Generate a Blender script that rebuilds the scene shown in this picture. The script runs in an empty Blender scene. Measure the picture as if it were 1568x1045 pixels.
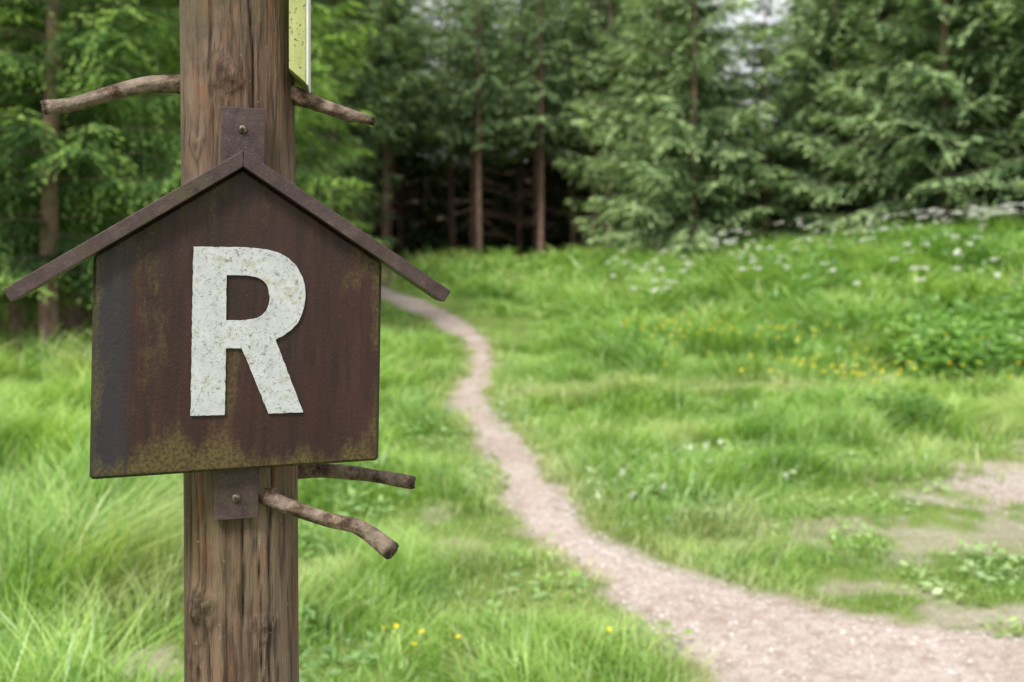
import bpy, math, random
import numpy as np
from mathutils import Vector, Matrix
random.seed(4); RNG=np.random.default_rng(11)
scene=bpy.context.scene
COL=scene.collection

# ------------------------------------------------------------------ helpers
def hsh(ix,iy,s):
    n=(ix*374761393+iy*668265263+s*974634777)&0x7fffffff
    n=((n^(n>>13))*1274126177)&0x7fffffff
    return ((n^(n>>16))&0xffff)/65535.0
def vnoise(x,y,s=0):
    x=np.asarray(x,float); y=np.asarray(y,float)
    ix=np.floor(x).astype(np.int64); iy=np.floor(y).astype(np.int64)
    fx=x-ix; fy=y-iy
    fx=fx*fx*(3-2*fx); fy=fy*fy*(3-2*fy)
    a=hsh(ix,iy,s); b=hsh(ix+1,iy,s); c=hsh(ix,iy+1,s); d=hsh(ix+1,iy+1,s)
    return (a*(1-fx)+b*fx)*(1-fy)+(c*(1-fx)+d*fx)*fy
def fbm(x,y,s=0,o=3):
    r=0;a=.5;t=0
    for i in range(o):
        r=r+a*vnoise(x*2**i,y*2**i,s+i*17); t+=a; a*=.5
    return r/t
def sstep(a,b,x):
    t=np.clip((x-a)/(b-a),0,1); return t*t*(3-2*t)

def make_mesh(name,verts,faces_flat,nper,attrs=None,mats=None,matidx=None,smooth=False):
    me=bpy.data.meshes.new(name)
    verts=np.asarray(verts,np.float32); ff=np.asarray(faces_flat,np.int32).ravel()
    nf=len(ff)//nper
    me.vertices.add(len(verts)); me.vertices.foreach_set("co",verts.ravel())
    me.loops.add(len(ff)); me.loops.foreach_set("vertex_index",ff)
    me.polygons.add(nf); me.polygons.foreach_set("loop_start",np.arange(nf,dtype=np.int32)*nper)
    if matidx is not None: me.polygons.foreach_set("material_index",np.asarray(matidx,np.int32))
    if smooth: me.polygons.foreach_set("use_smooth",np.ones(nf,bool))
    me.update(calc_edges=True)
    if attrs:
        for k,v in attrs.items():
            a=me.attributes.new(k,'FLOAT','POINT'); a.data.foreach_set("value",np.asarray(v,np.float32).ravel())
    for m in (mats or []): me.materials.append(m)
    return me
def add_obj(name,me,parent=None,coll=None):
    o=bpy.data.objects.new(name,me); (coll or COL).objects.link(o)
    if parent: o.parent=parent
    return o
def empty(name,loc=(0,0,0)):
    o=bpy.data.objects.new(name,None); o.location=loc; COL.objects.link(o); return o

class NT:
    def __init__(s,name):
        s.m=bpy.data.materials.new(name); s.m.use_nodes=True
        s.t=s.m.node_tree; s.t.nodes.clear()
        s.out=s.n('ShaderNodeOutputMaterial')
    def n(s,t,**k):
        x=s.t.nodes.new(t)
        for a,b in k.items(): setattr(x,a,b)
        return x
    def l(s,a,b): s.t.links.new(a,b)
    def coord(s,kind='Object',scale=(1,1,1)):
        c=s.n('ShaderNodeTexCoord'); mp=s.n('ShaderNodeMapping'); mp.inputs['Scale'].default_value=scale
        s.l(c.outputs[kind],mp.inputs[0]); return mp.outputs[0]
    def noise(s,vec,scale,detail=4,rough=.55):
        x=s.n('ShaderNodeTexNoise'); x.inputs['Scale'].default_value=scale
        x.inputs['Detail'].default_value=detail; x.inputs['Roughness'].default_value=rough
        s.l(vec,x.inputs['Vector']); return x.outputs['Fac']
    def attr(s,name):
        x=s.n('ShaderNodeAttribute',attribute_name=name); return x.outputs['Fac']
    def ramp(s,fac,stops,interp='LINEAR'):
        x=s.n('ShaderNodeValToRGB'); e=x.color_ramp.elements; x.color_ramp.interpolation=interp
        while len(e)<len(stops): e.new(.5)
        for i,(p,c) in enumerate(stops):
            e[i].position=p; e[i].color=(c,c,c,1) if isinstance(c,(int,float)) else (*c,1)
        s.l(fac,x.inputs[0]); return x.outputs[0]
    def mix(s,f,a,b,mode='MIX'):
        x=s.n('ShaderNodeMix',data_type='RGBA',blend_type=mode)
        for v,i in ((f,0),(a,6),(b,7)):
            if isinstance(v,(int,float)): x.inputs[i].default_value=v
            elif isinstance(v,tuple): x.inputs[i].default_value=(*v,1)
            else: s.l(v,x.inputs[i])
        return x.outputs[2]
    def math(s,op,a,b=0,clamp=False):
        x=s.n('ShaderNodeMath',operation=op,use_clamp=clamp)
        for v,i in ((a,0),(b,1)):
            if isinstance(v,(int,float)): x.inputs[i].default_value=v
            else: s.l(v,x.inputs[i])
        return x.outputs[0]
    def maprange(s,v,a,b):
        x=s.n('ShaderNodeMapRange'); x.inputs[1].default_value=a; x.inputs[2].default_value=b; s.l(v,x.inputs[0]); return x.outputs[0]
    def bump(s,h,dist,st=1.0):
        b=s.n('ShaderNodeBump'); b.inputs['Distance'].default_value=dist; b.inputs['Strength'].default_value=st
        s.l(h,b.inputs['Height']); return b.outputs[0]
    def pbr(s,col,rough=.8,normal=None,spec=.3):
        p=s.n('ShaderNodeBsdfPrincipled')
        if isinstance(col,tuple): p.inputs['Base Color'].default_value=(*col,1)
        else: s.l(col,p.inputs['Base Color'])
        if isinstance(rough,(int,float)): p.inputs['Roughness'].default_value=rough
        else: s.l(rough,p.inputs['Roughness'])
        p.inputs['Specular IOR Level'].default_value=spec
        if normal: s.l(normal,p.inputs['Normal'])
        s.l(p.outputs[0],s.out.inputs[0]); return p
    def leaf(s,col,trans,tfac,gloss=.0,grough=.45):
        d=s.n('ShaderNodeBsdfDiffuse'); s.l(col,d.inputs[0])
        t=s.n('ShaderNodeBsdfTranslucent'); s.l(trans,t.inputs[0])
        m=s.n('ShaderNodeMixShader'); m.inputs[0].default_value=tfac
        s.l(d.outputs[0],m.inputs[1]); s.l(t.outputs[0],m.inputs[2])
        if gloss:
            g=s.n('ShaderNodeBsdfGlossy'); g.inputs['Roughness'].default_value=grough
            m2=s.n('ShaderNodeMixShader'); m2.inputs[0].default_value=gloss
            s.l(m.outputs[0],m2.inputs[1]); s.l(g.outputs[0],m2.inputs[2]); m=m2
        s.l(m.outputs[0],s.out.inputs[0])

# ------------------------------------------------------------------ terrain functions
PY=np.array([-30,0,2,3,3.64,3.9,4.05,4.24,4.65,5.13,5.74,6.33,7.5,8.56,9.76,10.84,12.2,14.8,17.3,19,20.9,24.3,27,33,60])
PL=np.array([8,2,1.2,.85,.70,.63,.59,.53,.415,.239,.023,-.079,-.207,-.331,-.60,-.683,-.568,-.60,-.9,-1.35,-1.85,-3.1,-4.6,-9,-30])
PR=np.array([16,9,7.5,6.5,5.5,3.0,1.95,1.55,1.08,.643,.437,.365,.216,.006,-.218,-.299,-.272,-.262,-.45,-.76,-1.15,-2.15,-3.3,-7.6,-28])
def pathLR(y):
    L=(np.interp(y-.15,PY,PL)+np.interp(y,PY,PL)+np.interp(y+.15,PY,PL))/3
    R=(np.interp(y-.15,PY,PR)+np.interp(y,PY,PR)+np.interp(y+.15,PY,PR))/3
    return L,R
def height(x,y):
    x=np.asarray(x,float);y=np.asarray(y,float)
    b=1.05*sstep(16,42,y)
    bank=1.25*sstep(11.5,22.,y)*sstep(1.2,11,x)*(1-.85*sstep(24,36,y)*(1-.5*sstep(12,20,x)))
    back=9*sstep(52,110,y)
    n=(vnoise(x/2.2+9,y/2.2,3)-.5)*.10*sstep(3,9,y)+(vnoise(x/3.2,y/3.2,5)-.5)*.38*sstep(12.5,24,y)*(.25+.75*sstep(-.5,2.5,x))
    hollow=-.05*np.exp(-((x+1.75)**2+(y-4.8)**2)/.35)
    return b+bank+back+n+hollow
# bare patches: x, y, rx, ry, strength, raggedness
PATCH=[(3.85,6.55,1.5,1.1,1.,.9),(2.75,5.35,1.1,.55,.62,2.2),(1.95,5.5,.5,.18,.6,2.2),(3.75,9.35,.5,.8,.95,1.6),(-1.42,3.84,.16,.28,.8,1.5),(-1.66,4.15,.2,.2,.75,1.5),
       (-.32,5.2,.18,.25,.45,1.8),(1.75,4.62,.4,.16,.6,2.),(-.15,3.75,.15,.2,.4,1.5),(2.6,3.2,1.6,.9,1.,1.5),(-.45,5.9,.12,.3,.35,1.8),(2.2,4.25,.6,.25,.75,2.0),(4.6,8.0,1.1,.5,.8,1.8)]
def dirt(x,y):
    L,R=pathLR(y)
    n=(fbm(x*4,y*4,7)-.5)*.30+(fbm(x*14,y*14,9)-.5)*.26
    inside=np.minimum(x-L,R-x)+n*np.clip(.75+y*.02,0,1.1)
    m=sstep(-.10,.09,inside)
    pn=(fbm(x*3.2,y*3.2,21)-.5)*.7+(fbm(x*11,y*8,23)-.5)*.6
    for (a,b,rx,ry,s,rg) in PATCH:
        q=1-np.sqrt(((x-a)/rx)**2+((y-b)/ry)**2)+pn*rg
        m=np.maximum(m,s*sstep(-.1,.55,q))
    return m
def litter(x,y):
    edge=np.where(x<-1, 38.5-26.5*sstep(-2.5,-4.6,x),38.5)
    edge=np.where(x>6, 36+0*x,edge)
    n=(fbm(x/1.5,y/1.5,31)-.5)*3
    m=sstep(-.8,1.0,y-edge+n*.5)
    m=np.where((x>9)&(y>24), np.maximum(m,sstep(25,28,y+n*.4)),m)
    return m

# ------------------------------------------------------------------ materials
def dirt_nodes(M):
    v=M.coord('Object')
    n1=M.noise(v,1.1,4); n2=M.noise(v,14,5,.65); n3=M.noise(v,70,4,.7)
    c=M.ramp(n1,[(.3,(.41,.325,.28)),(.55,(.53,.455,.415)),(.75,(.61,.56,.53))])
    c=M.mix(M.ramp(n2,[(.35,.65),(.58,0)]),c,(.30,.22,.175))
    c=M.mix(M.ramp(n3,[(.52,0),(.7,.6)]),c,(.72,.69,.665))
    vo=M.n('ShaderNodeTexVoronoi'); vo.inputs['Scale'].default_value=55; M.l(v,vo.inputs['Vector'])
    c=M.mix(M.ramp(vo.outputs['Distance'],[(.0,0),(.5,.0),(.75,.4)]),c,(.22,.17,.145))
    h=M.math('ADD',n3,M.math('MULTIPLY',n2,.8))
    return v,c,h
M=NT('ground_soil'); v,dc,h=dirt_nodes(M)
n=M.noise(v,3,5); n2=M.noise(v,22,4)
g=M.ramp(n,[(.3,(.09,.17,.03)),(.6,(.17,.26,.06)),(.8,(.28,.31,.11))])
g=M.mix(M.ramp(n2,[(.45,0),(.7,.6)]),g,(.28,.23,.12))
lt=M.ramp(M.noise(v,2.5,6,.7),[(.3,(.11,.075,.058)),(.55,(.27,.19,.145)),(.75,(.44,.33,.27))])
g=M.mix(M.attr('litter'),g,lt)
g=M.mix(M.attr('dirt'),g,dc)
M.pbr(g,.95,M.bump(h,.012),.1); MAT_G=M.m
M=NT('path_gravel'); v,dc,h=dirt_nodes(M); M.pbr(dc,.95,M.bump(h,.010),.1); MAT_P=M.m

def grass_mat(name,dark,mid,light,dry,nsc=.35,gl=.05):
    M=NT(name); v=M.coord('Object')
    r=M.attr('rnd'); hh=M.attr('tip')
    n=M.noise(v,nsc,3,.6); n2=M.noise(v,nsc*5,3,.6)
    f=M.math('ADD',M.math('MULTIPLY',r,.40),M.math('ADD',M.math('MULTIPLY',n,.80),M.math('MULTIPLY',n2,.60)))
    f=M.math('SUBTRACT',f,.42)
    c=M.ramp(f,[(.22,dark),(.5,mid),(.75,light)])
    c=M.mix(M.attr('dry'),c,dry)
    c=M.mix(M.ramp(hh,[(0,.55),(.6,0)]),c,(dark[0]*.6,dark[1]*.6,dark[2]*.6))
    t=M.mix(1.0,c,(1.12,1.08,.60),'MULTIPLY')
    M.leaf(c,t,.45,gl,.4); return M.m
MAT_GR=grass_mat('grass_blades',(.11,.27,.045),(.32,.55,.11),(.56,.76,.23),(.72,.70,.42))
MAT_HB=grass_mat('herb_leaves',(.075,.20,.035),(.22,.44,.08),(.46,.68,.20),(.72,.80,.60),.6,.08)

def spruce_mat(name,old,mid,new,r0=.45,r1=.96):
    M=NT(name); v=M.coord('Object'); oi=M.n('ShaderNodeObjectInfo').outputs['Random']
    n=M.noise(v,.9,3,.6)
    c=M.ramp(n,[(.35,old),(.65,mid)])
    f=M.math('ADD',M.math('MULTIPLY',M.attr('tip'),.9),M.math('MULTIPLY',M.math('SUBTRACT',n,.5),1.1))
    f=M.math('ADD',f,M.math('MULTIPLY',M.math('SUBTRACT',M.attr('rnd'),.5),.5))
    c=M.mix(M.ramp(f,[(r0,0),(r1,1)]),c,new)
    c=M.mix(M.math('MULTIPLY',oi,.28),c,(.15,.25,.15))
    t=M.mix(1.0,c,(1.1,1.1,.6),'MULTIPLY')
    M.leaf(c,t,.26); return M.m
MAT_SP=spruce_mat('spruce_needles',(.050,.095,.045),(.145,.245,.108),(.58,.76,.38))
MAT_SPN=spruce_mat('spruce_needles_fresh',(.035,.08,.022),(.10,.21,.05),(.55,.82,.19))
M=NT('spruce_bark'); v=M.coord('Object',(1,1,.35)); n=M.noise(v,9,6,.7)
M.pbr(M.ramp(n,[(.3,(.13,.082,.068)),(.55,(.29,.195,.16)),(.75,(.46,.35,.30))]),.95,M.bump(n,.02),.1); MAT_BK=M.m

# ------------------------------------------------------------------ ground sheet
def axis(segs):
    out=[]
    for a,b,s in segs: out.append(np.arange(a,b,s))
    return np.unique(np.concatenate(out+[np.array([segs[-1][1]])]))
xs=axis([(-600,-60,30),(-60,-16,2),(-16,-5,.4),(-5,7,.06),(7,24,.4),(24,70,2),(70,600,30)])
ys=axis([(-600,-20,30),(-20,2,1),(2,12,.06),(12,32,.2),(32,60,1),(60,130,3),(130,900,40)])
X,Y=np.meshgrid(xs,ys); Z=height(X,Y)
nx,ny=len(xs),len(ys)
D=dirt(X,Y)*(Y<40)
Z=Z-.012*D*(Y<25)
idx=np.arange(nx*ny).reshape(ny,nx)
F=np.stack([idx[:-1,:-1],idx[:-1,1:],idx[1:,1:],idx[1:,:-1]],-1).reshape(-1,4)
me=make_mesh('ground',np.stack([X,Y,Z],-1).reshape(-1,3),F,4,{'dirt':D*.97,'litter':litter(X,Y)},[MAT_G],smooth=True)
add_obj('ground',me)
yy=np.concatenate([np.arange(-6,2,.25),np.arange(2,14,.04),np.arange(14,34,.12)])
tt=np.linspace(0,1,24)
L,R=pathLR(yy)
L=L+.09+(fbm(yy*5,yy*0,41)-.5)*.14; R=R-.09+(fbm(yy*5,yy*0+9,42)-.5)*.14
PX=L[:,None]*(1-tt)+R[:,None]*tt; PYY=np.repeat(yy[:,None],24,1)
PZ=height(PX,PYY)-.012*dirt(PX,PYY)*(PYY<25)+.004+.0010*np.clip(PYY,0,30)
PZ[:,0]-=.03; PZ[:,-1]-=.03   # edges tuck into the soil
idx=np.arange(PX.size).reshape(PX.shape)
F=np.stack([idx[:-1,:-1],idx[:-1,1:],idx[1:,1:],idx[1:,:-1]],-1).reshape(-1,4)
add_obj('footpath',make_mesh('footpath',np.stack([PX,PYY,PZ],-1).reshape(-1,3),F,4,None,[MAT_P],smooth=True))

def pebbles(n):
    y=3.0+RNG.random(n)**1.5*8; L,R=pathLR(y); R=np.minimum(R,L+3.5)
    x=L+(R-L)*RNG.random(n)
    k=n//4
    x[:k]=3.5+RNG.normal(0,.5,k); y[:k]=6.5+RNG.normal(0,.35,k)
    s=.0025+.006*RNG.random(n)**3
    base=np.array([[1,0,0],[0,1,0],[-1,0,0],[0,-1,0],[.6,.6,.6],[-.6,.6,.6],[-.6,-.6,.6],[.6,-.6,.6]],float)
    V=base[None]*(1+.3*(RNG.random((n,8,1))-.5))*s[:,None,None]
    V=V*np.stack([1+.4*RNG.random(n),np.ones(n),.8*np.ones(n)],-1)[:,None,:]
    a=RNG.random(n)*6.28; c,sn=np.cos(a)[:,None],np.sin(a)[:,None]
    vx=V[...,0]*c-V[...,1]*sn; vy=V[...,0]*sn+V[...,1]*c
    V=np.stack([vx+x[:,None],vy+y[:,None],V[...,2]+(height(x,y))[:,None]-.004],-1)
    f=np.array([[0,1,5,4],[1,2,6,5],[2,3,7,6],[3,0,4,7],[4,5,6,7]])
    F=(f[None]+(np.arange(n)*8)[:,None,None]).reshape(-1,4)
    return make_mesh('path_pebbles',V.reshape(-1,3),F,4,{'rnd':np.repeat(RNG.random(n),8)},None)
M=NT('pebble_stone'); M.pbr(M.ramp(M.attr('rnd'),[(0,(.34,.28,.25)),(.5,(.55,.49,.46)),(1,(.78,.75,.73))]),.9)
pm=pebbles(9000); pm.materials.append(M.m); add_obj('path_pebbles',pm)

# ------------------------------------------------------------------ grass
def strip(x,y): return np.exp(-((y-10.75-.10*x)/.45)**2)*sstep(-.3,.3,x)*(1-sstep(5,6.5,x))
def ghgt(x,y):
    L,R=pathLR(y)
    dp=np.where(x<L,L-x,x-R)
    near=sstep(0,.6,dp)
    h=.07+.05*near
    left=sstep(-.5,-1.7,x+.0)*(y<12)
    h=h+.18*left*near
    h=h+.09*sstep(7,13,y)*(x<0)*near
    h=h+.34*sstep(11.3,13.5,y)*sstep(.0,2.5,x)
    h=h+.09*sstep(5.0,8,y)*(x>0)*(y<10.3)
    h=np.where((x<0)&(y>14),h+.12,h)
    t=fbm(x*1.6,y*1.6,55); t2=fbm(x*.6,y*.6,57,2)
    h=h*(.40+1.5*sstep(.30,.78,t))*(.7+.7*t2)
    trod=(y>15)&(y<28)      # low, trodden grass on both sides of the far stretch of path
    h=np.where(trod,h*(.22+.78*sstep(.5,2.2,dp)),h)
    return h*(1-.8*strip(x,y))*(1-.5*((x>1.4)&(y<6.6)))
def scatter_grass(y0,y1,dens,wid,hmul=1.,side=.5):
    A=(y1-y0)*((y0+y1)/2*1.06+2*side)
    n=int(A*dens*1.1)
    y=y0+(y1-y0)*RNG.random(n*2); hw=y*.53+side+1.
    hm=y1*.53+side+1
    x=(RNG.random(n*2)*2-1)*hm
    k=np.abs(x)<hw; x,y=x[k][:n],y[k][:n]
    d=dirt(x,y)*(y<40); lt=litter(x,y)
    keep=(RNG.random(len(x))>np.clip(d*1.15,0,1))&(RNG.random(len(x))>lt*.93)
    clump=fbm(x*2.6,y*2.6,77)
    keep&=RNG.random(len(x))<(.35+1.2*clump)
    x,y,d=x[keep],y[keep],d[keep]; n=len(x)
    h=ghgt(x,y)*(.5+.8*RNG.random(n))*(1-.5*d)*hmul
    w=wid*(.6+.8*RNG.random(n))*(.7+h*1.5)
    a=RNG.random(n)*2*np.pi; ca,sa=np.cos(a),np.sin(a)
    ta=fbm(x*1.1+50,y*1.1,140,2)*14
    b=np.where(RNG.random(n)<.55,ta+RNG.normal(0,.5,n),a+np.pi/2)
    bd=np.stack([np.cos(b),np.sin(b)],-1); lean=(.2+.85*RNG.random(n))*h
    z=height(x,y)-.012
    P=np.zeros((n,6,3))
    for i,(t,ww) in enumerate(((0,1),(.55,.85),(1,.12))):
        cx=x+bd[:,0]*lean*t**1.8; cy=y+bd[:,1]*lean*t**1.8
        cz=z+h*(t-.3*t*t)
        P[:,2*i]=np.stack([cx-ca*w*ww/2,cy-sa*w*ww/2,cz],-1)
        P[:,2*i+1]=np.stack([cx+ca*w*ww/2,cy+sa*w*ww/2,cz],-1)
    rnd=np.repeat(RNG.random(n),6)
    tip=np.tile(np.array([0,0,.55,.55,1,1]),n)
    L,R=pathLR(y); dp=np.where(x<L,L-x,x-R)
    pale=.9*strip(x,y)
    dry=np.clip(.5*np.exp(-np.maximum(dp,0)/.14)*(y<16)+pale+.5*d+(RNG.random(n)<.04)*.6+.4*sstep(.6,.8,fbm(x*.9,y*.9,91)),0,1)
    return P.reshape(-1,3),rnd,tip,np.repeat(dry,6)
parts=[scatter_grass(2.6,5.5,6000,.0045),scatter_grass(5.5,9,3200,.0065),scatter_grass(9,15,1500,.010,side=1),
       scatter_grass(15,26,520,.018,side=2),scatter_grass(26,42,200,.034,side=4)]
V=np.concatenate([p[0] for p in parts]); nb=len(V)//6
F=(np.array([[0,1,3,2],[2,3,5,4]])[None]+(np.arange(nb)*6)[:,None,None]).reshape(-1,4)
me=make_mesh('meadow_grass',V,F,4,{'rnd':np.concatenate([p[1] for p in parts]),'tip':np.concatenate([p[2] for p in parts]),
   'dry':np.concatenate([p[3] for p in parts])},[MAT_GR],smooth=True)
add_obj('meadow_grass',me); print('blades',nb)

# ------------------------------------------------------------------ generic leaf quads
def leaf_quads(base,dirv,length,width,up=None):
    n=len(base)
    dirv=dirv/np.linalg.norm(dirv,axis=1,keepdims=True)
    r=RNG.normal(size=(n,3)) if up is None else up+RNG.normal(size=(n,3))*.35
    s=np.cross(dirv,r); s/=np.linalg.norm(s,axis=1,keepdims=True)+1e-9
    l=length[:,None]; w=width[:,None]
    V=np.stack([base,base+dirv*l*.45+s*w*.5,base+dirv*l,base+dirv*l*.45-s*w*.5],1)
    return V.reshape(-1,3)
HV=[];HR=[];HT=[];HD=[]
def addh(cx,cy,rad,hgt,n,size,dry=0,tone=None):
    if rad<.25 and dirt(np.array([cx]),np.array([cy]))[0]>.25: return
    a=RNG.random(n)*6.28; r=rad*np.sqrt(RNG.random(n))
    x=cx+r*np.cos(a); y=cy+r*np.sin(a)
    z=height(x,y)+hgt*RNG.random(n)*(1-.5*(r/rad)**2)
    d=np.stack([np.cos(a+RNG.normal(0,.8,n)),np.sin(a+RNG.normal(0,.8,n)),.5-1.0*RNG.random(n)],-1)
    L=size*(.6+.8*RNG.random(n))
    HV.append(leaf_quads(np.stack([x,y,z],-1),d,L,L*.5,np.array([[0,0,1.]])))
    tn=RNG.random() if tone is None else tone
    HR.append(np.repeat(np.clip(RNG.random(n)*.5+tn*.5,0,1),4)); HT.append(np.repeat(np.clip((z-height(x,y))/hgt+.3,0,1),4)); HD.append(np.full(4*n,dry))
for i in range(34):
    addh(1.0+RNG.normal(0,.36),6.9+RNG.normal(0,.5),.13,.13,30,.075,dry=.9*RNG.random()**1.1)
for i in range(18):
    addh(2.2+RNG.normal(0,.35),4.95+RNG.normal(0,.25),.12,.09,26,.05,dry=.3)
for i in range(260):
    x=1+13*RNG.random(); y=12.2+14*RNG.random()
    if abs(x)>y*.56+1: continue
    addh(x,y,.35,.45+.25*RNG.random(),90,.12)
for i in range(56):
    x=3+11*RNG.random(); y=13.0+11*RNG.random()
    if abs(x)>y*.56+1: continue
    addh(x,y,.6,1.0,300,.14,0,0)
for i in range(90):
    x=5.0+3.5*RNG.random(); y=11.6+3.2*RNG.random()
    addh(x,y,.40,.75,150,.13,0,.4 if i%3 else -.2)
for i in range(170):
    x=-3.2+2.4*RNG.random(); y=3.2+6*RNG.random()
    addh(x,y,.13,.16,20,.065,dry=.25*RNG.random())
for i in range(320):
    x=-1+6*RNG.random(); y=3.2+7*RNG.random()
    addh(x,y,.13,.09,20,.050,dry=.3*RNG.random())
def flush_herbs(name):
    global HV,HR,HT,HD
    V=np.concatenate(HV); n=len(V)//4
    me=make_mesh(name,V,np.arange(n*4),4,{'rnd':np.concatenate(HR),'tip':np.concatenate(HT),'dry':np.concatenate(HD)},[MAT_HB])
    add_obj(name,me); HV=[];HR=[];HT=[];HD=[]
flush_herbs('meadow_herbs')
# leafy plant beside the bare ground
addh(3.32,8.45,.34,.40,900,.065,0,-.6); addh(3.60,8.5,.26,.30,420,.06,0,-.4); addh(3.08,8.9,.30,.36,520,.065,0,-.2); addh(2.8,9.2,.26,.34,380,.065,0,.2)
flush_herbs('leafy_plant')

def flowers(name,pts,rad,col,npet,stemcol=(.2,.4,.08)):
    V=[];F=[];mi=[]
    for (x,y,h,s,stem) in pts:
        z=float(height(np.array([x]),np.array([y]))[0]); tx,ty=random.uniform(-.3,.3),random.uniform(-.5,.1)
        if stem:
            b=len(V); w=.001 if y<6 else .002
            V+= [(x-w,y,z),(x+w,y,z),(x+w,y,z+h),(x-w,y,z+h)]; F.append((b,b+1,b+2,b+3)); mi.append(1)
        for p in range(npet):
            a=p*6.283/npet+random.random()*.3; r=rad*s
            def pt(rr,aa,up): 
                X=rr*math.cos(aa);Y_=rr*math.sin(aa); return (x+X,y+Y_,z+h+up+X*tx-Y_*ty)
            b=len(V); V+=[pt(0,0,0),pt(r*.7,a-.5,r*.25),pt(r,a,r*.4),pt(r*.7,a+.5,r*.25)]; F.append((b,b+1,b+2,b+3)); mi.append(0)
    M=NT(name+'_petals'); c=M.n('ShaderNodeRGB'); c.outputs[0].default_value=(*col,1); M.leaf(c.outputs[0],c.outputs[0],.3,.02)
    M2=NT(name+'_stem'); c=M2.n('ShaderNodeRGB'); c.outputs[0].default_value=(*stemcol,1); M2.leaf(c.outputs[0],c.outputs[0],.3,.02)
    add_obj(name,make_mesh(name,V,F,4,None,[M.m,M2.m],mi))
pts=[(-.44,3.78,.15,1,1),(-.34,3.75,.14,1.2,1),(-.36,3.66,.13,1.1,1),(-.20,3.7,.14,1.1,1),(.37,3.8,.13,1,1),(-.50,3.9,.1,.8,1)]
for i in range(24): pts.append((2.95+RNG.normal(0,.25),9.0+RNG.normal(0,.25),.42+.08*RNG.random(),1.6,1))
for i in range(34): pts.append((3.8+RNG.normal(0,.8),10.1+RNG.normal(0,.6),.38,1.7,1))
for i in range(110): pts.append((1.4+abs(RNG.normal(0,1.9)),13+RNG.normal(0,1.6),.52,1.8,1))
flowers('buttercup_flowers',pts,.013,(.9,.72,.03),5)
pts=[]
def umbel(x,y,h,s):
    if dirt(np.array([x]),np.array([y]))[0]>.1: return
    for k in range(12):
        pts.append((x+random.gauss(0,.03*s),y+random.gauss(0,.03*s),h+random.gauss(0,.012),s,k==0))
for x,y in [(10.0,22),(10.5,22.2),(10.9,21.5),(11.3,22.0),(7.6,26),(6.1,27),(9.4,22.4),(5.1,24),(9.9,20.5),(10.6,20.8)]:
    for j in range(5): umbel(x+random.gauss(0,.3),y+random.gauss(0,.5),.95+random.random()*.25,1.6)
for i in range(120): umbel(random.uniform(2,12),random.uniform(15,26),random.uniform(.7,1.0),1.4)
for i in range(14): umbel(1.0+random.gauss(0,.4),6.6+random.gauss(0,.5),.12,.35)
flowers('cow_parsley_flowers',pts,.022,(.8,.8,.76),4)

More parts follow.
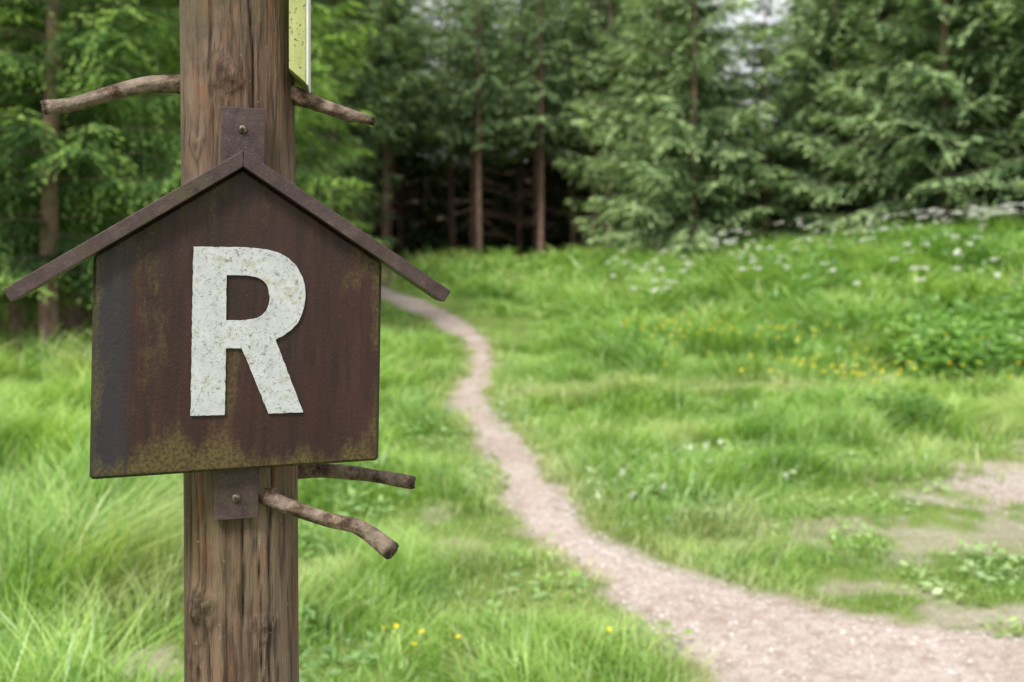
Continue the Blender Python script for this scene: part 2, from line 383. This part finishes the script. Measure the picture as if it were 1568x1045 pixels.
# ------------------------------------------------------------------ spruce trees
def tube_arrays(P,rad,k):
    P=np.asarray(P,float); n=len(P)
    T=np.gradient(P,axis=0); T/=np.linalg.norm(T,axis=1,keepdims=True)+1e-9
    ref=np.array([0,0,1.]) if abs(T[0,2])<.8 else np.array([1.,0,0])
    S=np.cross(T,ref); S/=np.linalg.norm(S,axis=1,keepdims=True); U=np.cross(T,S)
    a=np.arange(k)*2*np.pi/k
    V=P[:,None]+(S[:,None]*np.cos(a)[None,:,None]+U[:,None]*np.sin(a)[None,:,None])*np.asarray(rad)[:,None,None]
    i=np.arange(n-1)[:,None]*k; j=np.arange(k)[None]; j2=(j+1)%k
    F=np.stack([i+j,i+j2,i+k+j2,i+k+j],-1).reshape(-1,4)
    return V.reshape(-1,3),F
def spruce(name,seed,H,z0,Lmax,leaf,tsp,lsp,wh,mat,fresh=0.,dead0=None,r0=.15,nbr_=(5,7),asp=.24):
    """Norway spruce: whorls of boughs that sag and lift at the tip, each a flat fan of side twigs whose
    shoots hang like a curtain."""
    rng=np.random.default_rng(seed); B=[];Dr=[];LL=[];T=[]; WV=[];WF=[];off=0
    zz=np.linspace(-.3,H,14); tv,tf=tube_arrays(np.stack([zz*0+.06*np.sin(zz*.4+seed),zz*0,zz],-1),r0*(1-zz.clip(0)/H)**.8+.012,10)
    WV.append(tv);WF.append(tf);off=len(tv)
    if dead0 is not None:
        z=dead0
        while z<z0:
            a=rng.random()*6.28; L=.4+rng.random()*1.3; q=np.linspace(0,1,4)
            P=np.stack([np.cos(a)*L*q,np.sin(a)*L*q,z-.25*L*q*q+.0*q],-1)
            v,f=tube_arrays(P,.012*(1-q*.8),3); WV.append(v);WF.append(f+off);off+=len(v)
            z+=.14*rng.random()+.05
    z=z0
    while z<H-.3:
        rel=(z-z0)/(H-z0); L0=Lmax*(1-rel)**.8*(.8+.2*min(1,rel*6))
        nbr=rng.integers(nbr_[0],nbr_[1]+1); a0=rng.random()*6.28
        for b in range(nbr):
            a=a0+b*6.283/nbr+rng.normal(0,.22); L=max(.25,L0*rng.uniform(.6,1.18))
            zs=z+rng.normal(0,.12); dr=rng.uniform(.40,.70)*(1-.6*rel); up=rng.uniform(.22,.44)
            f=lambda t: zs+L*(.10*t+.5*rel*t-dr*t**2+up*t**4)
            q=np.linspace(0,1,4)
            v,ff=tube_arrays(np.stack([np.cos(a)*L*q,np.sin(a)*L*q,f(q)],-1),(.006+.010*L/Lmax)*(1-q*.9),3)
            WV.append(v);WF.append(ff+off);off+=len(v)
            n=max(4,int(L/tsp)); t=np.clip(.04+.96*(np.arange(n)+rng.random(n))/n,0,1)
            t=np.concatenate([t,t,[.97,.99]]); sg=np.concatenate([np.ones(n),-np.ones(n),[.15,-.15]])
            nn=len(t)
            base=np.stack([np.cos(a)*L*t,np.sin(a)*L*t,f(t)],-1)
            e=np.array([np.cos(a),np.sin(a),0.]); s=np.array([-np.sin(a),np.cos(a),0.])
            tl=min(.75,.34*L)*np.sin(np.pi*(.16+.74*t))**.8*rng.uniform(.7,1.1,nn)+.05
            hang=(.08+.6*rng.random(nn)**1.8)*(1-.6*(t>.8))
            d=e*rng.uniform(.45,.8,(nn,1))+s*(sg*rng.uniform(.6,.9,nn))[:,None]-np.array([0,0,1.])*hang[:,None]
            d/=np.linalg.norm(d,axis=1,keepdims=True)
            m=max(4,int(tl.max()/lsp)); u=(np.arange(m)[None]+rng.random((nn,m)))/m
            pos=base[:,None]+d[:,None]*(u*tl[:,None])[...,None]
            pos[...,2]-=(u*tl[:,None])**2*.6
            side=np.cross(d,np.array([0,0,1.])); side/=np.linalg.norm(side,axis=1,keepdims=True)+1e-6
            sgn=rng.choice([-1,1],(nn,m))
            ld=d[:,None]*1.0+side[:,None]*(sgn*.45)[...,None]+rng.normal(0,.16,(nn,m,3)); ld[...,2]-=.22
            keep=rng.random((nn,m))<np.clip(tl/tl.max()+.3,0,1)[:,None]
            B.append(pos[keep]);Dr.append(ld[keep])
            LL.append((leaf*rng.uniform(.7,1.3,(nn,m))*(1-.3*u))[keep])
            T.append(np.clip(u*.5+.5*t[:,None]+fresh,0,1.2)[keep])
        z+=wh*rng.uniform(.7,1.3)
    B=np.concatenate(B);Dr=np.concatenate(Dr);LL=np.concatenate(LL);T=np.concatenate(T)
    up=np.zeros((len(B),3));up[:,2]=1.6
    up+=RNG.normal(size=up.shape)*.35
    LV=leaf_quads(B,Dr,LL,LL*asp,up)
    nl=len(B); WV=np.concatenate(WV); WF=np.concatenate(WF)
    V=np.concatenate([LV,WV]); F=np.concatenate([np.arange(nl*4).reshape(-1,4),WF+nl*4])
    mi=np.concatenate([np.zeros(nl),np.ones(len(WF))])
    z_=np.zeros(len(WV))
    print(name,nl)
    return make_mesh(name,V,F,4,{'tip':np.concatenate([np.repeat(T,4),z_]),'rnd':np.concatenate([np.repeat(rng.random(nl),4),z_])},[mat,MAT_BK],mi)
NEAR=[spruce('spruce_near_a',1,12,1.4,2.8,.13,.075,.052,.38,MAT_SPN,dead0=.2,asp=.20,r0=.12),
      spruce('spruce_near_b',2,12,1.5,2.7,.13,.075,.052,.40,MAT_SPN,fresh=.14,dead0=.2,asp=.20,r0=.12)]
FULL=[spruce('spruce_full_a',3,15,.6,3.5,.27,.12,.095,.64,MAT_SP,fresh=.16,nbr_=(5,6),r0=.10),
      spruce('spruce_full_b',4,14,.8,3.3,.27,.12,.095,.62,MAT_SP,fresh=.06,nbr_=(4,6),r0=.10),
      spruce('spruce_full_c',5,15,1.2,3.4,.27,.12,.095,.64,MAT_SP,dead0=.6,fresh=.10,nbr_=(4,6),r0=.10)]
POLE=[spruce('spruce_pole_a',6,16,5.4,2.8,.32,.17,.14,.54,MAT_SP,dead0=1.5,r0=.16,fresh=.05),
      spruce('spruce_pole_b',7,15,4.8,2.7,.32,.17,.14,.54,MAT_SP,dead0=1.0,r0=.12,fresh=.1)]
def tree(name,me,x,y,s=1,rot=None,parent=None,sz=None):
    o=add_obj(name,me,parent); o.location=(x,y,float(height(np.array([x]),np.array([y]))[0])-.05)
    o.rotation_euler=(random.gauss(0,.015),random.gauss(0,.015),random.random()*6.28 if rot is None else rot)
    o.scale=(s,s,(sz or s)); return o
for x,y,m,s in [(-4.6,16.5,1,1.0),(-5.9,12.8,0,.95),(-8.4,13.2,1,1.05),(-7.2,16.5,0,1.05),(-6.1,20.5,0,1.05),(-7.8,26,1,1.15),(-10.5,16,0,1.1),(-7.1,14.2,1,.8)]:
    tree('spruce_tree',NEAR[m],x,y,s)
for x,y,m,s,sz in [(5.7,31.0,0,1.15,1.15),(8.6,35.0,1,1.1,.60),(5.6,38.0,2,1.1,1.1),(12.0,27.5,0,1.2,1.15),(14.4,25.0,1,1.3,1.3),(18.0,29,0,1.3,1.3),(10.4,32.0,0,1.15,.95),
                (14.0,30.5,2,1.3,1.3),(19,25,1,1.2,1.2),(7.0,39.5,2,1.1,.9),(12.8,36.5,0,1.2,1.1),(17.5,34.5,1,1.3,1.3),(8.0,31.0,1,.8,.6)]:
    tree('spruce_tree',FULL[m],x,y,s,sz=sz)
forest=empty('spruce_forest')
cnt=0
for gx in np.arange(-40,48,2.9):
    for gy in np.arange(14,64,2.9):
        x=gx+random.uniform(-1.1,1.1); y=gy+random.uniform(-1.1,1.1)
        if abs(x)>y*.62+5: continue
        if x<-1: edge=40-25*float(sstep(-4.2,-7.4,x)) if x>-7.4 else 15
        else: edge=39.5
        if x>11: edge=30
        if y<edge+1.5: continue
        az=x/y
        gap=.19<az<.29
        hall=-.19<az<.10
        if gap and y>42 and random.random()<.75: continue
        if hall and 45<y<57 and random.random()<.25: continue
        if hall: full=y>57
        else: full = random.random()<(.85 if x>2 else (.35 if y<50 else .85))
        if full and not hall and y>45 and random.random()<.2: continue
        me=random.choice(FULL) if full else random.choice(POLE)
        s=random.uniform(1.,1.25)
        tree('forest_spruce',me,x,y,s,parent=forest,sz=s*(.55 if gap else 1.0)); cnt+=1
print('forest',cnt)

# ------------------------------------------------------------------ wooden post
def postx(z): return -.3505-.0074*(z-1.6)-.006
M=NT('post_wood'); v=M.coord('Object',(1,1,.07)); v2=M.coord('Object',(1,1,.25)); v3=M.coord('Object')
n1=M.noise(v,60,6,.7); n2=M.noise(v2,14,4,.6); n3=M.noise(v3,5,3); n4=M.noise(v,150,3,.6); n5=M.noise(v2,45,5,.7)
c=M.ramp(n1,[(.30,(.033,.020,.014)),(.45,(.098,.057,.038)),(.6,(.18,.112,.076)),(.78,(.29,.205,.15))])
c=M.mix(M.ramp(n2,[(.42,0),(.62,.6)]),c,(.205,.155,.115))
c=M.mix(M.ramp(n3,[(.44,0),(.60,.6)]),c,(.10,.088,.040))
c=M.mix(M.ramp(n5,[(.56,0),(.68,.7)]),c,(.21,.080,.040))
c=M.mix(M.ramp(M.noise(v3,9,5,.7),[(.52,0),(.66,.6)]),c,(.045,.034,.028))
c=M.mix(M.ramp(n4,[(.54,0),(.64,.65)]),c,(.030,.020,.014))
kn=M.attr('knot'); c=M.mix(kn,c,(.018,.011,.008))
c=M.mix(M.ramp(M.noise(v3,160,3),[(.70,0),(.74,.5)]),c,(.42,.36,.28))
M.pbr(c,.75,M.bump(M.math('ADD',n1,M.math('MULTIPLY',n4,.6)),.007,1.),.3); MAT_PO=M.m
nz,na=620,180
zz=np.linspace(-.35,2.55,nz); aa=np.linspace(0,2*np.pi,na,endpoint=False)
A_,Z_=np.meshgrid(aa,zz)
r=.0725+ (Z_-1.5)*(-.0012)
r=r+(vnoise(np.cos(A_)*1.6+5,np.sin(A_)*1.6+Z_*1.5,61)-.5)*.006+(vnoise(A_*9/ (2*np.pi)*3,Z_*3,62)-.5)*.0022
knot=np.zeros_like(r)
for (ac,zc,ln,wd,dp) in [(4.95,1.12,.33,.018,.007),(4.35,1.0,.3,.02,.006),(5.5,1.25,.4,.02,.005),(4.55,1.88,.2,.018,.006),(5.2,1.85,.25,.02,.006),(3.9,1.2,.5,.02,.004),(4.75,.9,.25,.02,.006),(4.15,1.15,.16,.015,.004),(5.3,1.13,.12,.015,.005)]:
    dd=(A_-ac-.05*np.sin(Z_*9+ac*7)-.015*np.sin(Z_*47+ac*3))
    g=np.exp(-(dd/wd)**2)*np.exp(-((Z_-zc)/ln)**4); r-=dp*g; knot=np.maximum(knot,g*.8)
for (ac,zc,s,hh) in [(4.72,1.815,.016,.006),(4.2,1.722,.011,.003),(4.28,1.155,.012,.012),(4.75,1.96,.014,.005),(5.35,1.12,.012,.004),(4.0,1.075,.015,.003),(5.05,1.725,.011,.003),(4.9,1.80,.010,.004),(4.2,1.13,.02,.006)]:
    dd=np.sqrt(((A_-ac)*.072)**2+((Z_-zc)*.8)**2)*(1+.25*np.sin(3*np.arctan2(Z_-zc,(A_-ac)*.072)+zc*20))
    r+=hh*np.exp(-(dd/s)**2)*1.2; r-=.5*hh*np.exp(-(dd/(s*.35))**2)
    knot=np.maximum(knot,.85*np.exp(-(dd/(s*.4))**2)); knot=np.maximum(knot,.5*np.exp(-((dd-s*.95)/(s*.18))**2))
cx=np.array([postx(z) for z in zz])[:,None]
V=np.stack([cx+r*np.cos(A_),1.302+r*np.sin(A_),Z_],-1).reshape(-1,3)
idx=np.arange(nz*na).reshape(nz,na); i2=np.roll(idx,-1,1)
F=np.stack([idx[:-1],i2[:-1],i2[1:],idx[1:]],-1).reshape(-1,4)
me=make_mesh('post_shaft',V,F,4,{'knot':knot.ravel()},[MAT_PO],smooth=True)
POST=empty('wooden_post'); sh=add_obj('shaft',me,POST)
tv,tf=tube_arrays([(postx(2.545),1.302,2.545),(postx(2.56),1.302,2.56),(postx(2.565),1.302,2.565)],[.0715,.066,.001],40)
add_obj('post_top',make_mesh('post_top',tv,tf,4,None,[MAT_PO]),POST)

M=NT('stub_bark'); v=M.coord('Object'); n=M.noise(v,70,6,.7); n2=M.noise(v,22,4); n3=M.noise(v,180,3)
c=M.ramp(n,[(.34,(.025,.015,.011)),(.5,(.10,.065,.045)),(.66,(.25,.19,.145))])
c=M.mix(M.ramp(n2,[(.48,0),(.62,.6)]),c,(.27,.225,.185)); c=M.mix(M.attr('end'),c,(.012,.009,.007))
M.pbr(c,.85,M.bump(M.math('ADD',n,n3),.003,.9),.2); MAT_ST=M.m
M=NT('cut_wood'); v=M.coord('Object'); M.pbr(M.ramp(M.noise(v,150,5,.7),[(.35,(.02,.014,.010)),(.7,(.17,.12,.085))]),.9); MAT_CUT=M.m
def catmull(P,k):
    P=np.asarray(P,float); P=np.vstack([2*P[0]-P[1],P,2*P[-1]-P[-2]]); out=[]
    for i in range(1,len(P)-2):
        for j in range(k):
            t=j/k; out.append(.5*((2*P[i])+(-P[i-1]+P[i+1])*t+(2*P[i-1]-5*P[i]+4*P[i+1]-P[i+2])*t*t+(-P[i-1]+3*P[i]-3*P[i+1]+P[i+2])*t**3))
    out.append(P[-2]); return np.array(out)
def stub(name,pts,rads,seed):
    P4=catmull([(*p,r) for p,r in zip(pts,rads)],14); P=P4[:,:3]; R=P4[:,3]
    rng=np.random.default_rng(seed); k=24
    V,F=tube_arrays(P,R,k); n=len(P)
    V=V.reshape(n,k,3); ph=np.arange(k)[None]*2*np.pi/k; q=np.linspace(0,1,n)[:,None]
    f=1+.12*(vnoise(np.cos(ph)*1.5+q*2+seed,np.sin(ph)*1.5+q*6,seed)-.5)*2+.05*np.sin(ph*5+seed+q*4)
    for kq in (.45,.8): f=f+.13*np.exp(-((q-kq)/.03)**2)*np.clip(np.cos(ph-seed*2),0,1)
    V=P[:,None]+(V-P[:,None])*f[...,None]
    T=P[-1]-P[-2]; T/=np.linalg.norm(T)
    ring=P[-1]+(V[-1]-P[-1])*.8+T*.002+rng.normal(0,.0008,(k,3))
    ctr=np.repeat((P[-1]-T*.001)[None],k,0)
    V2=np.concatenate([V.reshape(-1,3),ring,ctr]); F2=[F]
    for a0 in (n-1,n):
        j=np.arange(k); F2.append(np.stack([a0*k+j,a0*k+(j+1)%k,(a0+1)*k+(j+1)%k,(a0+1)*k+j],-1))
    F2=np.concatenate(F2); mi=np.zeros(len(F2)); mi[-k:]=1
    end=np.zeros((n+2,k)); end[-3]=.85; end[-4]=.5; end[-2]=.6
    me=make_mesh(name,V2,F2,4,{'end':end.ravel()},[MAT_ST,MAT_CUT],mi,smooth=True)
    add_obj(name,me,POST)
stub('branch_stub_left_upper',[(-.39,1.300,1.803),(-.4256,1.295,1.8075),(-.472,1.29,1.807),(-.524,1.28,1.792),(-.561,1.27,1.779),(-.590,1.255,1.7735)],[.022,.014,.0105,.0095,.0095,.0090],3)
stub('branch_stub_right_upper',[(-.31,1.30,1.802),(-.268,1.30,1.789),(-.225,1.295,1.773),(-.181,1.29,1.760)],[.015,.0105,.0085,.0055],4)
stub('branch_stub_right_lower_back',[(-.31,1.335,1.298),(-.248,1.33,1.298),(-.196,1.33,1.293),(-.131,1.325,1.283)],[.012,.0095,.009,.0085],5)
stub('branch_stub_right_lower_front',[(-.325,1.262,1.293),(-.308,1.248,1.285),(-.280,1.235,1.277),(-.227,1.22,1.264),(-.184,1.205,1.2575),(-.142,1.185,1.235)],[.018,.0125,.0095,.0085,.0088,.0105],6)

# ------------------------------------------------------------------ trail sign
SIGN=empty('trail_sign',(-.325,1.2,1.5))
SIGN.rotation_euler=(Matrix.Rotation(math.radians(17),3,'Z')@Matrix.Rotation(math.radians(1),3,'Y')).to_euler()
import bmesh
def prism(name,poly,y0,y1,mat,bev=.0,parent=SIGN,seg=2):
    bm=bmesh.new()
    a=[bm.verts.new((x,y0,z)) for x,z in poly]; b=[bm.verts.new((x,y1,z)) for x,z in poly]
    bm.faces.new(a); bm.faces.new(b[::-1]); n=len(poly)
    for i in range(n): bm.faces.new((a[i],b[i],b[(i+1)%n],a[(i+1)%n]))
    bmesh.ops.recalc_face_normals(bm,faces=bm.faces)
    if bev: bmesh.ops.bevel(bm,geom=list(bm.edges),offset=bev,segments=seg,affect='EDGES',profile=.6)
    me=bpy.data.meshes.new(name); bm.to_mesh(me); bm.free(); me.materials.append(mat)
    return add_obj(name,me,parent)
M=NT('sign_panel_paint'); v=M.coord('Object'); vs=M.coord('Object',(1,1,.12)); vm=M.coord('Object',(1,1,.4))
sep=M.n('ShaderNodeSeparateXYZ'); M.l(v,sep.inputs[0]); X_,Z2=sep.outputs[0],sep.outputs[2]
n1=M.noise(vs,40,5,.65); n2=M.noise(vm,26,6,.75); n3=M.noise(vm,11,5,.65); n4=M.noise(v,220,3); n5=M.noise(vs,130,4,.7)
c=M.ramp(n1,[(.3,(.013,.007,.006)),(.55,(.031,.013,.011)),(.75,(.048,.0205,.0165))])
c=M.mix(M.ramp(n3,[(.45,0),(.62,.5)]),c,(.048,.0155,.0135))
c=M.mix(M.ramp(n5,[(.50,0),(.68,.6)]),c,(.011,.0072,.0062))
lf=M.maprange(M.math('ADD',X_,M.math('MULTIPLY',M.math('SUBTRACT',n2,.5),.02)),-.122,-.136)
c=M.mix(M.math('MULTIPLY',lf,.7),c,(.026,.025,.034))
mb=M.maprange(Z2,-.125,-.176)
ax=M.math('ABSOLUTE',X_); ms=M.maprange(ax,.150,.168)
ml=M.maprange(X_,.05,-.08)
tp=M.maprange(M.math('ADD',Z2,M.math('MULTIPLY',ax,.652)),.13,.19)
e=M.math('MAXIMUM',mb,M.math('MULTIPLY',ms,.8)); e=M.math('MAXIMUM',e,M.math('MULTIPLY',tp,.35)); e=M.math('ADD',e,M.math('MULTIPLY',ml,.30))
s_=M.math('ADD',M.math('MULTIPLY',e,.27),M.math('ADD',M.math('MULTIPLY',n3,.62),M.math('MULTIPLY',n2,.72)))
al=M.math('MULTIPLY',M.ramp(s_,[(.775,0),(.94,1)]),.74)
al=M.math('MULTIPLY',al,M.ramp(n4,[(.40,.25),(.56,1)]))
c=M.mix(al,c,(.105,.088,.024))
c=M.mix(M.ramp(M.noise(v,330,2),[(.70,0),(.75,.4)]),c,(.22,.19,.12))
c=M.mix(M.maprange(Z2,-.1665,-.1745),c,(.010,.008,.006))
c=M.mix(M.math('MULTIPLY',M.maprange(ax,.1630,.1650),.6),c,(.02,.018,.014))
M.pbr(c,M.ramp(n2,[(.3,.4),(.7,.7)]),M.bump(M.math('ADD',n1,M.math('MULTIPLY',n4,.5)),.0014,.9),.35); MAT_PA=M.m
M=NT('sign_roof_paint'); v=M.coord('Object'); n=M.noise(v,45,5,.7); n2=M.noise(v,300,3)
c=M.ramp(n,[(.3,(.030,.019,.020)),(.55,(.060,.038,.039)),(.75,(.095,.066,.063))]); c=M.mix(M.ramp(n2,[(.60,0),(.72,.5)]),c,(.15,.115,.09))
c=M.mix(M.ramp(M.noise(v,20,5,.7),[(.53,0),(.65,.5)]),c,(.075,.066,.026))
M.pbr(c,.55,M.bump(n2,.0006),.35); MAT_RO=M.m
M=NT('letter_paint'); v=M.coord('Object'); n=M.noise(v,30,5,.7); n2=M.noise(v,170,5,.75); n3=M.noise(v,80,5,.7)
c=M.ramp(n,[(.3,(.37,.39,.405)),(.6,(.485,.51,.545))])
c=M.mix(M.ramp(M.math('ADD',M.math('MULTIPLY',n,.5),M.math('MULTIPLY',n3,.6)),[(.57,0),(.67,.6)]),c,(.30,.29,.17))
c=M.mix(M.ramp(n2,[(.55,0),(.63,.75)]),c,(.16,.145,.10))
c=M.mix(M.ramp(M.noise(v,400,3),[(.64,0),(.69,.8)]),c,(.05,.04,.025))
M.pbr(c,.6,M.bump(n2,.0006),.35); MAT_LE=M.m
M=NT('screw_metal'); v=M.coord('Object'); p=M.pbr(M.ramp(M.noise(v,300,3),[(.3,(.05,.035,.025)),(.7,(.22,.18,.15))]),.5); p.inputs['Metallic'].default_value=.7; MAT_SC=M.m

sl=.652; cxs=-.003; apexz=.2126; tv=.0200
pz=lambda x: apexz-tv-.0006-abs(x-cxs)*sl
prism('panel',[(-.168,-.175),(.168,-.168),(.168,pz(.168)),(cxs,pz(cxs)),(-.168,pz(-.168))],0,.020,MAT_PA,.0035,seg=1)
th=math.atan(sl); nxv,nzv=math.sin(th),math.cos(th); t=tv*math.cos(th); E=.256
def roofside(sg,name):
    zo=lambda d: apexz-d*sl
    o1=(cxs+sg*E,zo(E)); i1=(o1[0]-sg*nxv*t,o1[1]-nzv*t)
    o0=(cxs+sg*.0002,apexz-.0002); i0=(cxs+sg*.0002,apexz-tv)
    prism(name,[o0,o1,i1,i0],-.020,.030,MAT_RO,.0011)
roofside(-1,'roof_board_left'); roofside(1,'roof_board_right')
def cat2(P,k=8): return [tuple(p) for p in catmull(P,k)]
bowl=cat2([(66,200.7),(88,198),(108,190),(123,175),(130.8,154.5),(130.6,132),(123,110),(110,97),(97,89)])
outer=[(0,0),(0,200.7)]+bowl+[(131.5,0),(90,0),(57.5,79.5),(39.3,79.5),(39.3,0)]
inner=[(38.6,167)]+cat2([(62,167),(76,164),(85.5,155),(88.8,140),(85.5,125.5),(76,116.5),(62,113)])+[(38.6,113)]
cu=bpy.data.curves.new('letter','CURVE'); cu.dimensions='2D'; cu.fill_mode='BOTH'; cu.extrude=.0012; cu.bevel_depth=.0002; cu.bevel_resolution=1; cu.offset=-.0002
def dens(P):
    out=[]
    for i in range(len(P)):
        a=np.array(P[i],float); b=np.array(P[(i+1)%len(P)],float); m=max(1,int(np.linalg.norm(b-a)/3))
        for j in range(m): out.append(a+(b-a)*j/m)
    out=np.array(out); return out+(np.stack([vnoise(out[:,0]/5,out[:,1]/5,5),vnoise(out[:,0]/5,out[:,1]/5,6)],-1)-.5)*.9
for P in (outer,inner):
    P=dens(P)
    sp=cu.splines.new('POLY'); sp.points.add(len(P)-1); sp.use_cyclic_u=True
    for i,(x,y) in enumerate(P): sp.points[i].co=(x/1000,y/1000,0,1)
tmp=bpy.data.objects.new('tmp',cu); COL.objects.link(tmp); bpy.context.view_layer.update()
lm=bpy.data.meshes.new_from_object(tmp); bpy.data.objects.remove(tmp)
lm.materials.clear(); lm.materials.append(MAT_LE)
lo=add_obj('letter_r',lm,SIGN); lo.rotation_euler=(math.radians(90),0,0); lo.location=(-.0578,-.0018,-.104)
prism('mounting_batten',[(-.029,-.236),(.0235,-.236),(.0235,.268),(-.029,.268)],.0205,.0345,MAT_RO,.001)
def screw(x,z,y):
    v,f=tube_arrays([(x,y+.004,z),(x,y,z),(x,y-.0022,z),(x,y-.003,z),(x,y-.003,z),(x,y-.0018,z)],[.0058,.0058,.005,.0038,.0022,.0001],18)
    add_obj('screw',make_mesh('screw',v,f,4,None,[MAT_SC]),SIGN)
screw(-.003,.241,.0205); screw(-.003,-.210,.0205)

# ------------------------------------------------------------------ yellow trail marker board on the post
M=NT('marker_yellow_paint'); v=M.coord('Object',(1,1,.3)); n=M.noise(v,60,5,.7); n2=M.noise(M.coord('Object'),200,4)
c=M.ramp(n,[(.3,(.27,.30,.11)),(.6,(.39,.42,.17))]); c=M.mix(M.ramp(n2,[(.58,0),(.66,.85)]),c,(.06,.06,.025)); M.pbr(c,.7,M.bump(n,.001)); MAT_Y=M.m
M=NT('marker_white_paint'); v=M.coord('Object'); M.pbr(M.ramp(M.noise(v,30,4),[(.3,(.5,.5,.45)),(.7,(.7,.7,.67))]),.7); MAT_W=M.m
MB=empty('trail_marker_board',(-.2705,1.255,1.9))
MB.rotation_euler=(0,0,math.radians(10.2))
prism('board_core',[(-.0105,.30),(-.0105,-.078),(.0105,-.096),(.0105,.30)],0,.14,MAT_Y,.001,MB)
prism('white_face',[(.0108,.30),(.0108,-.0965),(.0135,-.0985),(.0135,.30)],.001,.139,MAT_W,.0,MB)

# ------------------------------------------------------------------ world, sun, camera
w=bpy.data.worlds.new('World'); scene.world=w; w.use_nodes=True; nt=w.node_tree
sky=nt.nodes.new('ShaderNodeTexSky'); sky.sky_type='NISHITA'; sky.sun_disc=False
sky.sun_elevation=math.radians(52); sky.sun_rotation=math.radians(205); sky.dust_density=3.5; sky.air_density=1.0; sky.ozone_density=.6
mx=nt.nodes.new('ShaderNodeMix'); mx.data_type='RGBA'; mx.inputs[0].default_value=.7; mx.inputs[7].default_value=(9.0,8.9,8.8,1)
nt.links.new(sky.outputs[0],mx.inputs[6])
bg=nt.nodes['Background']; nt.links.new(mx.outputs[2],bg.inputs[0]); bg.inputs[1].default_value=.15
sd=bpy.data.lights.new('sun','SUN'); sd.energy=4.3; sd.angle=math.radians(15); sd.color=(1,.955,.88)
so=bpy.data.objects.new('sun',sd); COL.objects.link(so); so.rotation_euler=(math.radians(38),0,math.radians(-25))
cd=bpy.data.cameras.new('camera'); cam=bpy.data.objects.new('camera',cd); COL.objects.link(cam)
cam.location=(0,0,1.6); cam.rotation_euler=(math.radians(90),0,0)
cd.lens=35; cd.sensor_width=36; cd.shift_y=-.0941; cd.clip_start=.05; cd.clip_end=3000
cd.dof.use_dof=True; cd.dof.focus_distance=1.21; cd.dof.aperture_fstop=4.2; cd.dof.aperture_blades=7
scene.camera=cam
scene.view_settings.view_transform='Standard'; scene.view_settings.look='None'; scene.view_settings.exposure=0
